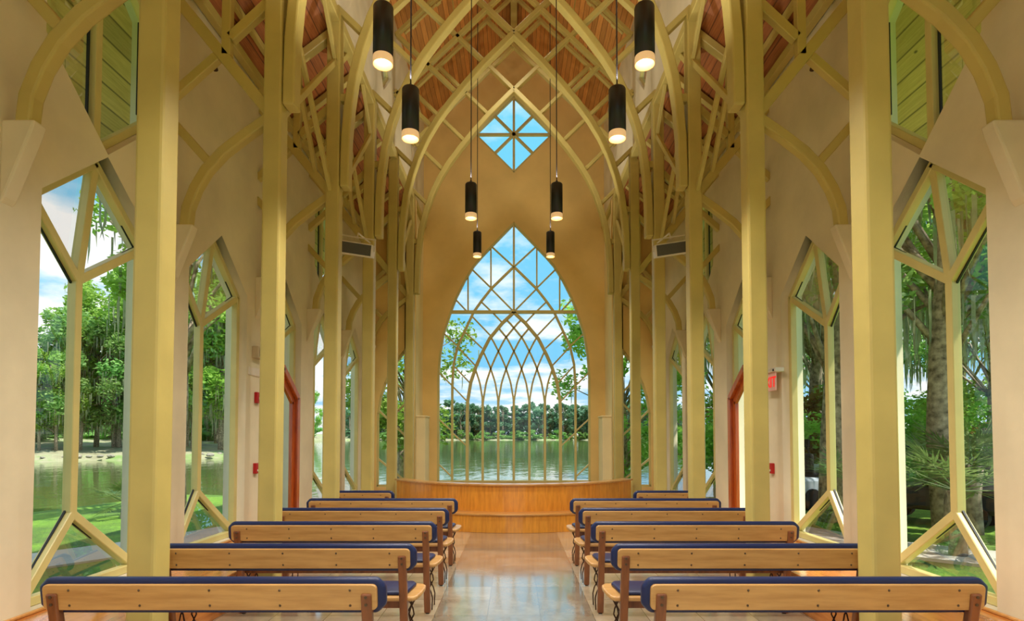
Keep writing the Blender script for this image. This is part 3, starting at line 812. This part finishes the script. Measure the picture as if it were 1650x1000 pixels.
# exit sign, edge-lit panel hung from a wall bracket
t = thing('exit_sign', 'red EXIT sign on a bracket on the right wall beside the door', 'exit sign', (3.73, 8.0, 2.5))
bm = B(); box(bm, (3.63, 7.67, 2.51), (3.758, 8.15, 2.57)); obj('sign_bracket', bm, M['white'], t, .006)
bm = B(); box(bm, (3.626, 7.70, 2.52), (3.65, 7.74, 2.55)); obj('test_button', bm, M['black'], t)
bm = B(); box(bm, (3.655, 7.71, 2.25), (3.672, 8.11, 2.51)); obj('sign_panel', bm, M['exit_face'], t, .008, seg=2)
fc = bpy.data.curves.new('sign_lettering', 'FONT'); fc.body = 'EXIT'; fc.size = .21; fc.extrude = .002; fc.align_x = 'CENTER'; fc.offset = .002
fo = bpy.data.objects.new('tmp', fc); COL.objects.link(fo)
dg = bpy.context.evaluated_depsgraph_get(); dg.update()
me = bpy.data.meshes.new_from_object(fo.evaluated_get(dg)); bpy.data.objects.remove(fo)
bm = B(); bm.from_mesh(me)
Rt = Matrix(((0, 0, -1), (-1, 0, 0), (0, 1, 0))).to_4x4()       # text x -> -Y, text y -> Z, front faces -X
for v in bm.verts: v.co = Vector((3.652, 7.91, 2.305)) + Rt @ v.co
obj('sign_lettering', bm, M['exit_red'], t)

# ------------------------------------------------------------------ conduits, drops and the spot cluster
for sd in (-1, 1):
    side = 'left' if sd < 0 else 'right'
    for i, y in enumerate((10.45, 12.4)):
        t = thing('lighting_conduit', f"thin conduit up the {side} roof slope, {'nearer the viewer' if i == 0 else 'nearer the end wall'}", 'conduit', (sd*1.3, y, 11.8))
        bm = B(); zz = lambda x: 13.42-.97*x-.16
        tube(bm, [(sd*.12, y, zz(.12)), (sd*2.5, y, zz(2.5))], .03, 8); obj('conduit_pipe', bm, M['paint'], t)
        for x in (.5, 1.1, 1.75, 2.3):
            bm = B(); beam(bm, (sd*(x-.05), y, zz(x-.05)), (sd*(x+.05), y, zz(x+.05)), .085, .085, (0, 1, 0)); obj('conduit_coupling', bm, M['paint'], t, .006)
        bm = B(); tube(bm, [(sd*1.45, y, zz(1.45)), (sd*1.35, y, zz(1.45)-.62)], .016, 6); obj('drop_rod', bm, M['paint'], t)
sp = thing('spotlight_cluster', 'cluster of small dark spotlights at the roof ridge', 'spotlight', (0, 12.4, 12.9))
for a in range(5):
    an = a*2*PI/5; p = Vector((.16*math.cos(an), 12.4+.16*math.sin(an), 12.72))
    bm = B(); tube(bm, [p, p+Vector((.08*math.cos(an), .08*math.sin(an), -.15))], [.03, .05], 10); obj('spot_head', bm, M['black'], sp)
bm = B(); tube(bm, [(0, 12.4, 13.12), (0, 12.4, 12.72)], .02, 8); obj('spot_stem', bm, M['paint'], sp)
bm = B(); tube(bm, [(0, 12.4, 12.72), (0, 12.4, 12.2)], .016, 8); obj('drop_rod', bm, M['paint'], sp)
# sprinkler stubs on the side walls
for sd in (-1, 1):
    for i, y in enumerate((6.6, 8.6)):
        t = thing('wall_sprinkler', f"small brass sprinkler high on the {'left' if sd < 0 else 'right'} wall, {'second' if i == 0 else 'third'} bay", 'sprinkler', (sd*WX, y, 6.1))
        bm = B(); tube(bm, [(sd*WX, y, 6.1), (sd*(WX-.12), y, 6.1)], .014, 8); tube(bm, [(sd*(WX-.11), y, 6.13), (sd*(WX-.13), y, 6.06)], .03, 8); obj('sprinkler_head', bm, M['wire'], t)

# ------------------------------------------------------------------ outdoors
def shore(x, y):
    w = 1.2*math.sin(x*.35)+.8*math.sin(y*.41+1)
    lim = 21.5+w if x < 9 else 21.5+w+(x-9)*3
    fl_ = -(x+13.0+w) ; fy = y-lim
    return max(fl_, fy)
def land_z(x, y):
    f = shore(x, y)
    return -.42-.03*max(0, min(1, (f+6)/6))*9 if f < 0 else max(-1.8, -.69-.25*f)
bm = B(); nx, ny = 70, 60; grid = []
for j in range(ny+1):
    rowv = []
    for i in range(nx+1):
        x = -26+96*i/nx; y = -20+90*j/ny
        rowv.append(bm.verts.new((x, y, land_z(x, y))))
    grid.append(rowv)
for j in range(ny):
    for i in range(nx): bm.faces.new((grid[j][i], grid[j][i+1], grid[j+1][i+1], grid[j+1][i]))
g = obj('ground', bm, M['grass'], None, 0, True); tag(g, 'sunlit lawn around the chapel down to the shore', 'lawn', None, 'structure')
WZ = -.77
bm = B(); bm.faces.new([bm.verts.new(p) for p in ((-700, -60, WZ), (700, -60, WZ), (700, 900, WZ), (-700, 900, WZ))])
tag(obj('lake', bm, M['water']), 'calm green lake beyond the windows', 'lake', None, 'structure')
def bank_r(deg):
    a = max(0, min(1, (deg+27)/12)); a = a*a*(3-2*a)
    return 70+a*330
bm = B(); ringv = []
for i in range(90):
    dg_ = -85+1.6*i; r0 = bank_r(dg_)*(1+.02*math.sin(dg_*1.3))
    a = math.radians(dg_)
    ringv.append([bm.verts.new((r_*math.sin(a), r_*math.cos(a), z)) for r_, z in ((r0-3, -1.2), (r0+1.0, -.3), (r0+8, .35), (r0+40, 1.6), (r0+160, 4))])
for a, b_ in zip(ringv, ringv[1:]):
    for j in range(4): bm.faces.new((a[j], a[j+1], b_[j+1], b_[j]))
tag(obj('far_bank_ground', bm, M['bank'], None, 0, True), 'pale sandy far bank across the lake', 'bank', None, 'structure')

def path_strip(pts, w, name, label):
    bm = B(); prev = None
    P_ = [Vector((x, y, 0)) for x, y in pts]
    rows = []
    for i, p in enumerate(P_):
        t_ = (P_[min(i+1, len(P_)-1)]-P_[max(i-1, 0)]).normalized(); s = Vector((-t_.y, t_.x, 0))
        z = land_z(p.x, p.y)
        rows.append([bm.verts.new((p+s*k*w/2)+Vector((0, 0, zz))) for k, zz in ((-1, z-.12), (-1, z+.05), (1, z+.05), (1, z-.12))])
    for a, b_ in zip(rows, rows[1:]):
        for j in range(3): bm.faces.new((a[j], a[j+1], b_[j+1], b_[j]))
    tag(obj(name, bm, M['concrete'], None, 0), label, 'path', None, 'structure')
path_strip([(-11.4, 3.0), (-10.2, 6.2), (-8.6, 8.8), (-6.8, 10.6), (-5.4, 12.8), (-5.2, 15)], 1.5, 'path_left', 'pale concrete path curving past the left windows')
path_strip([(11.5, 3.0), (10.2, 6.2), (8.4, 8.6), (6.6, 10.2), (5.5, 12.6), (5.3, 15)], 1.5, 'path_right', 'pale concrete path curving past the right windows')

def leaf_cloud(bm, clusters, n, size, rng, flat=.5, droop=0):
    for _ in range(n):
        c, r_ = rng.choice(clusters)
        d = Vector((rng.gauss(0, 1), rng.gauss(0, 1), rng.gauss(0, .8))).normalized()*r_*(rng.random()**.45)
        p = c+d
        u = Vector((rng.gauss(0, 1), rng.gauss(0, 1), rng.gauss(0, flat)-droop)).normalized()
        v = u.cross(Vector((rng.gauss(0, 1), rng.gauss(0, 1), rng.gauss(0, 1)))).normalized()
        s = size*rng.uniform(.6, 1.3)
        bm.faces.new([bm.verts.new(q) for q in (p-u*s, p+v*s*.45, p+u*s, p-v*s*.45)])
def make_tree(name, h, spread, nleaf, lsize, mat, label, group, trunk_r=.3, base=.35, moss=0, seed=1, lean=0, nclu=16, cat='tree'):
    rng = random.Random(seed)
    t = thing(name, label, cat, (0, 0, 0), group)
    bm = B(); pts = [Vector((lean*(k/6)**2, .15*math.sin(k*1.7+seed), h*.8*k/6)) for k in range(7)]
    pts[0].z = -.9
    tube(bm, pts, [trunk_r*(1.25-.95*k/6) for k in range(7)], 9)
    clusters = []
    for k in range(nclu):
        f = rng.uniform(base, 1); a = rng.uniform(0, 2*PI)
        rad = spread*math.sin(PI*min(1, max(.12, 1.12-f)))**.7*rng.uniform(.35, 1)
        c = Vector((lean*f*f+rad*math.cos(a), rad*math.sin(a), h*f*.94))
        clusters.append((c, spread*rng.uniform(.15, .30)))
        zb = max(.15, f*.72); o_ = Vector((lean*zb*zb, 0, h*zb*.8))
        tube(bm, [o_, o_.lerp(c, .55)+Vector((0, 0, .06*h*rng.random())), c], [trunk_r*.32, trunk_r*.2, trunk_r*.08], 5)
    obj('trunk', bm, M['bark'], t, 0, True)
    bm = B(); leaf_cloud(bm, clusters, nleaf, lsize, rng); tag(obj('foliage', bm, mat, t), kind='stuff')
    if moss:
        bm = B()
        for _ in range(moss):
            c, r_ = rng.choice(clusters)
            p = c+Vector((rng.gauss(0, r_*.6), rng.gauss(0, r_*.6), -r_*rng.uniform(.2, .9)))
            L_ = rng.uniform(.5, 1)*h*.10; a = rng.uniform(0, PI); w = L_*.035
            dx = Vector((math.cos(a)*w, math.sin(a)*w, 0))
            bm.faces.new([bm.verts.new(q) for q in (p-dx, p+dx, p+dx*.8-Vector((0, 0, L_*.6)), p+Vector((rng.gauss(0, .05)*L_, 0, -L_)), p-dx*.8-Vector((0, 0, L_*.5)))])
        tag(obj('hanging_moss', bm, M['moss'], t), kind='stuff')
    return t

# far bank trees, left: three kinds copied along the bank
kinds = [make_tree('bank_tree', 24, 8.0, 9000, .36, M['leaf_a'], 'tall bright leafy tree on the left far bank', 'trees on the left far bank', .3, .22, 420, 3, 1.5, 34),
         make_tree('bank_oak', 20, 9.0, 9000, .36, M['leaf_b'], 'broad mossy oak on the left far bank', 'trees on the left far bank', .32, .24, 700, 5, -2, 34),
         make_tree('bank_tree', 26, 7.0, 9000, .34, M['leaf_a'], 'tall bright leafy tree on the left far bank', 'trees on the left far bank', .28, .3, 380, 8, 0, 34)]
rng = random.Random(11)
first = [True]*3
spots = []
for i in range(40):
    dg_ = -62+i*(62-20)/39+rng.uniform(-.4, .4)
    r_ = bank_r(dg_)+4+rng.random()*(18 if i % 2 else 6)
    spots.append((dg_, r_))
for i, (dg_, r_) in enumerate(spots):
    a = math.radians(dg_); k = i % 3
    s = rng.uniform(.42, .58) if dg_ < -38.2 else rng.uniform(.68, .92) if dg_ < -31 else rng.uniform(.85, 1.1)
    loc = (r_*math.sin(a), r_*math.cos(a), .2)
    if first[k]:
        kinds[k].location = loc; kinds[k].scale = (s, s, s); kinds[k].rotation_euler.z = rng.uniform(0, 6); first[k] = False
    else: dup(kinds[k], loc, None, None, rng.uniform(0, 6), (s, s, s))
# far treeline
fk = [make_tree('shore_pine', 25, 7, 900, 1.3, M['leaf_c'], 'haze tinted tree in the line across the lake', 'trees in the line across the lake', .5, .3, 0, 21, 0, 14),
      make_tree('shore_oak', 19, 10, 900, 1.4, M['leaf_c'], 'haze tinted tree in the line across the lake', 'trees in the line across the lake', .5, .12, 0, 22, 0, 14)]
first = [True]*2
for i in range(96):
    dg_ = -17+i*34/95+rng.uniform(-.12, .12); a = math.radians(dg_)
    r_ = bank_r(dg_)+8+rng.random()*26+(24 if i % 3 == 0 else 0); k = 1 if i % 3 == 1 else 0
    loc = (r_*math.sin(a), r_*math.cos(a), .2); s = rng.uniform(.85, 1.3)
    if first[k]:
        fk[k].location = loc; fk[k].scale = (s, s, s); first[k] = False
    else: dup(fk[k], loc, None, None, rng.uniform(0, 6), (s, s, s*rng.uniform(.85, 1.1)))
# bushes at the far waterline
bush = make_tree('shore_bush', 6, 5, 500, .8, M['leaf_b'], 'low bright bush on the far waterline', 'bushes on the far waterline', .15, .1, 0, 31, 0, 8, 'bush')
for i in range(40):
    dg_ = -15+i*30/39+rng.uniform(-.3, .3); a = math.radians(dg_); r_ = bank_r(dg_)+3
    loc = (r_*math.sin(a), r_*math.cos(a), -.2); s = rng.uniform(.7, 1.3)
    if i == 0: bush.location = loc
    else: dup(bush, loc, None, None, rng.uniform(0, 6), (s*1.4, s, s*.8))
for i in range(34):
    dg_ = -62+i*42/33+rng.uniform(-.3, .3); a = math.radians(dg_); r_ = bank_r(dg_)+rng.uniform(26, 46)
    s = rng.uniform(.8, 1.3)
    dup(bush, (r_*math.sin(a), r_*math.cos(a), .8), 'rounded bush behind the tree trunks of the left far bank', 'bushes on the left far bank', rng.uniform(0, 6), (s*1.3, s*1.3, s))
# near trees that frame the great window
t = make_tree('lakeside_tree', 9.4, 2.9, 8000, .12, M['leaf_a'], 'leafy tree on the shore at the left edge of the great window', None, .14, .2, 60, 41, .5, 34); t.location = (-4.3, 21.2, -.6)
t = make_tree('lakeside_tree', 8.2, 2.6, 8000, .11, M['leaf_a'], 'leafy tree on the shore at the right edge of the great window', None, .12, .06, 20, 43, -.3, 36); t.location = (4.15, 20.6, -.6)
# woods on the right
wk = [make_tree('woodland_tree', 15, 4.2, 9000, .13, M['leaf_b'], 'mossy woodland tree outside the right windows', 'woodland trees outside the right windows', .22, .42, 700, 51, .6, 30),
      make_tree('woodland_tree', 17, 4.6, 9000, .13, M['leaf_a'], 'mossy woodland tree outside the right windows', 'woodland trees outside the right windows', .26, .46, 700, 53, -.8, 30)]
wsp = [(13.5, 17.5), (17.5, 16.5), (19, 22), (12.5, 23), (16, 28), (24, 27), (27, 33), (20, 36), (34, 30), (14.5, 12.5), (10.6, 26), (8.5, 21.0), (11.5, 31)]
for i, (x, y) in enumerate(wsp):
    s = rng.uniform(.85, 1.15); loc = (x, y, -.4); k = i % 2
    if i < 2: wk[k].location = loc; wk[k].rotation_euler.z = rng.uniform(0, 6)
    else: dup(wk[k], loc, None, None, rng.uniform(0, 6), (s, s, s))
# understory
us = [make_tree('understory_shrub', 3.6, 2.2, 4200, .10, M['leaf_a'], 'leafy shrub under the trees outside the right windows', 'shrubs outside the right windows', .04, .05, 0, 61, 0, 30, 'shrub'),
      make_tree('understory_shrub', 3.0, 2.2, 4000, .10, M['rust'], 'rusty shrub under the trees outside the right windows', 'rusty shrubs outside the right windows', .04, .05, 0, 63, 0, 30, 'shrub')]
usp = [(15.5, 20.5), (17.5, 19.2), (20, 23), (22, 29), (25, 24), (15, 26), (13, 20.5), (24, 20), (30, 29), (19.5, 26), (32, 25), (15, 34), (26, 36), (10.5, 22), (8.0, 20.2), (9.2, 22.8), (10, 24.8)]
for i, (x, y) in enumerate(usp):
    s = rng.uniform(.9, 1.4); k = 1 if i % 3 == 1 else 0; loc = (x, y, -.4)
    if i == 0: us[0].location = loc
    elif i == 1: us[1].location = loc
    else: dup(us[k], loc, None, None, rng.uniform(0, 6), (s, s, s))
# palms
def make_palm(label, hgt, nf, fl_, seed, group, stub=False):
    rng = random.Random(seed)
    t = thing('fan_palm', label, 'palm', (0, 0, 0), group)
    bm = B(); tube(bm, [(0, 0, -.4), (.03, 0, hgt*.5), (0, .04, hgt)], [.14, .12, .11], 10); obj('trunk', bm, M['bark'], t, 0, True)
    bm = B()
    for k in range(nf):
        a = 2*PI*k/nf+rng.uniform(-.2, .2); el = rng.uniform(-.35, 1.1)
        d = Vector((math.cos(a)*math.cos(el), math.sin(a)*math.cos(el), math.sin(el)))
        c = Vector((0, 0, hgt))+d*fl_*.55; s = d.cross(Vector((0, 0, 1))).normalized(); u = s.cross(d)
        bmb = [Vector((0, 0, hgt)), c]
        tube(bm, bmb, [.014, .008], 4)
        for m_ in range(17):
            th = (m_-8)/8*1.35
            dd = (d*math.cos(th)+s*math.sin(th)).normalized()
            e = c+dd*fl_*.55*(1-.15*abs(th))-Vector((0, 0, .16*fl_*rng.random()))
            w = u.cross(dd)*.018*fl_; md = c.lerp(e, .5)
            bm.faces.new([bm.verts.new(q) for q in (c, md+w, e, md-w)])
    obj('fronds', bm, M['palm'], t)
    return t
p0 = make_palm('young fan palm outside the right windows', 1.0, 15, 1.15, 71, 'fan palms outside the right windows'); p0.location = (7.4, 9.3, -.3)
for x, y, s in ((7.3, 12.0, .9), (8.4, 10.6, 1.2), (9.6, 11.6, 1.3), (6.7, 14.6, .8), (12.6, 14.6, 1.4)):
    dup(p0, (x, y, -.3), None, None, rng.uniform(0, 6), (s, s, s))
p1 = make_palm('small fan palm on the lawn outside the near left window', .4, 14, .9, 73, None); p1.location = (-10.2, 14.6, -.5)
# tree trunk of the near right window and trunk outside the second left window
t = make_tree('mossy_cypress', 14, 3.4, 9000, .11, M['leaf_a'], 'grey trunked tree right outside the near right window', None, .24, .36, 700, 81, .1, 30); t.location = (9.1, 11.7, -.3)
t = make_tree('mossy_cypress', 13, 3.2, 9000, .11, M['leaf_b'], 'brown trunked tree outside the second right window', None, .25, .40, 600, 83, .1, 30); t.location = (7.6, 13.2, -.3)
t = make_tree('lawn_tree', 12, 2.3, 6000, .10, M['leaf_a'], 'tree with a thick trunk outside the second left window', None, .26, .45, 90, 85, -.2, 24); t.location = (-9.3, 15.3, -.5)
# shore rocks on the left bank
rk = None
for i in range(34):
    dg_ = -44+i*24/33; a = math.radians(dg_); r_ = bank_r(dg_)+rng.uniform(-1, 3)
    loc = (r_*math.sin(a), r_*math.cos(a), -.35)
    if rk is None:
        bm = B(); bmesh.ops.create_icosphere(bm, subdivisions=2, radius=.8)
        for v in bm.verts: v.co *= 1+.3*noise.noise(v.co*1.3); v.co.z *= .55
        rk = tag(obj('shore_rock', bm, M['rock']), 'pale rock at the waterline of the left far bank', 'rock', 'rocks on the left far bank'); rk.location = loc; rk.scale = (.4, .4, .4)
    else:
        s = rng.uniform(.25, .6); c = rk.copy(); COL.objects.link(c); c.location = loc; c.scale = (s, s, s); c.rotation_euler.z = rng.uniform(0, 6)
# parked carts on the right
def cart(name, loc, rz, body, label):
    t = thing(name, label, 'cart', loc)
    def bx(nm, lo, hi, mat, bev=.03):
        bm = B(); box(bm, lo, hi); o = obj(nm, bm, mat); o.parent = t
        bv = o.modifiers.new('edge', 'BEVEL'); bv.width = bev; bv.segments = 2
    bx('cart_body', (-1.1, -.55, .28), (1.1, .55, .72), body, .08)
    bx('dashboard', (.55, -.52, .72), (.85, .52, .95), body, .06)
    bx('seat', (-.55, -.5, .72), (.05, .5, .84), M['rubber'], .05)
    bx('seat_back', (-.65, -.5, .84), (-.52, .5, 1.25), M['rubber'], .05)
    for x in (-.7, .72):
        for y in (-.5, .5):
            bm = B(); tube(bm, [(x, y-.1, .24), (x, y+.1, .24)], .24, 18); o = obj('wheel', bm, M['rubber']); o.parent = t
    for y in (-.55, .55):
        bm = B(); tube(bm, [(.7, y, .9), (.72, y*1.2, 1.25), (.66, y*1.3, 1.42)], .022, 8); o = obj('mirror_arm', bm, M['rubber']); o.parent = t
        bm = B(); box(bm, (.62, y*1.3-.12, 1.36), (.68, y*1.3+.12, 1.56)); o = obj('mirror', bm, M['rubber']); o.parent = t
    t.rotation_euler.z = rz; t.scale = (1.25, 1.25, 1.25)
cart('utility_cart', (9.9, 13.1, -.42), 2.2, M['cart_dark'], 'dark utility cart parked behind the trunk outside the near right window')
cart('utility_cart', (8.7, 16.2, -.42), .4, M['cart_white'], 'pale utility cart parked outside the second right window')

# ------------------------------------------------------------------ light
SKYSEED = 6.5
def sky():
    w = bpy.data.worlds.new('sky'); sc.world = w; w.use_nodes = True
    nt = w.node_tree; bg = nt.nodes['Background']
    tc = N(nt, 'ShaderNodeTexCoord'); sp_ = N(nt, 'ShaderNodeSeparateXYZ'); nt.links.new(tc.outputs['Generated'], sp_.inputs[0])
    base = ramp(nt, sp_.outputs[2], [(0, rgb((196, 224, 244))), (.12, rgb((128, 204, 246))), (.4, rgb((118, 208, 246))), (.55, rgb((120, 214, 246))), (1, rgb((80, 160, 228)))])
    # clouds on a plane overhead
    mz = N(nt, 'ShaderNodeMath', operation='ADD'); mz.inputs[1].default_value = .12; nt.links.new(sp_.outputs[2], mz.inputs[0])
    dx = N(nt, 'ShaderNodeMath', operation='DIVIDE'); nt.links.new(sp_.outputs[0], dx.inputs[0]); nt.links.new(mz.outputs[0], dx.inputs[1])
    dy = N(nt, 'ShaderNodeMath', operation='DIVIDE'); nt.links.new(sp_.outputs[1], dy.inputs[0]); nt.links.new(mz.outputs[0], dy.inputs[1])
    cb = N(nt, 'ShaderNodeCombineXYZ'); nt.links.new(dx.outputs[0], cb.inputs[0]); nt.links.new(dy.outputs[0], cb.inputs[1]); cb.inputs[2].default_value = SKYSEED
    f = noise_tex(nt, cb.outputs[0], 1.15, 9, .58)
    k = ramp(nt, f, [(.43, (0, 0, 0, 1)), (.56, (1, 1, 1, 1))])
    col = mix(nt, k, base, (1.05, 1.05, 1.05, 1))
    nt.links.new(col, bg.inputs[0]); bg.inputs[1].default_value = 1.0
sky()
sun = bpy.data.lights.new('sun', 'SUN'); sun.energy = 5.6; sun.angle = .009; sun.color = (1, .95, .86)
so = bpy.data.objects.new('sun', sun); COL.objects.link(so)
d = Vector((.50, -.18, 1.0)).normalized(); so.rotation_euler = d.to_track_quat('Z', 'Y').to_euler()
# pendants throw light down and up
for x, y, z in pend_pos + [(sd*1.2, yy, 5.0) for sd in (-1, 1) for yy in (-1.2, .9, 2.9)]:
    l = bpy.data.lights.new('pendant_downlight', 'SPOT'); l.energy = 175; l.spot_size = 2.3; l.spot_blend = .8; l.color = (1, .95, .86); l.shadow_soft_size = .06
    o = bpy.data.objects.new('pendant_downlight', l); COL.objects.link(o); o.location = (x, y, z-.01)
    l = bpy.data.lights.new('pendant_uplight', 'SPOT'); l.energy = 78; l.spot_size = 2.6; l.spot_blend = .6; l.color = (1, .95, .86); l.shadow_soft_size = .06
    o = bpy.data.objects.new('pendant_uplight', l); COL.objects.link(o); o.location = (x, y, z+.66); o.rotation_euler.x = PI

# the ridge spotlights wash the end wall and the chancel
for x, tgt in ((-.12, (-2.3, 15.9, 2.0)), (.12, (2.3, 15.9, 2.0)), (0, (0, 13.8, 0))):
    l = bpy.data.lights.new('ridge_spotlight', 'SPOT'); l.energy = 260; l.spot_size = 1.2; l.spot_blend = 1.0; l.color = (1, .93, .80); l.shadow_soft_size = .35
    o = bpy.data.objects.new('ridge_spotlight', l); COL.objects.link(o); o.location = (x, 12.4, 12.5)
    o.rotation_euler = (o.location-Vector(tgt)).to_track_quat('Z', 'Y').to_euler()

# ------------------------------------------------------------------ camera
cam = bpy.data.cameras.new('camera'); co = bpy.data.objects.new('camera', cam); COL.objects.link(co)
co.location = (0, 0, 1.6); co.rotation_euler = (PI/2+math.atan(.032), 0, 0)
cam.sensor_width = 36; cam.lens = 892/1650*36; cam.shift_x = -3/1650; cam.shift_y = 175/1650
cam.clip_start = .05; cam.clip_end = 2000
sc.camera = co
vs = sc.view_settings
vs.view_transform = 'Standard'; vs.look = 'None'; vs.gamma = 1; vs.use_curve_mapping = False; vs.exposure = .22
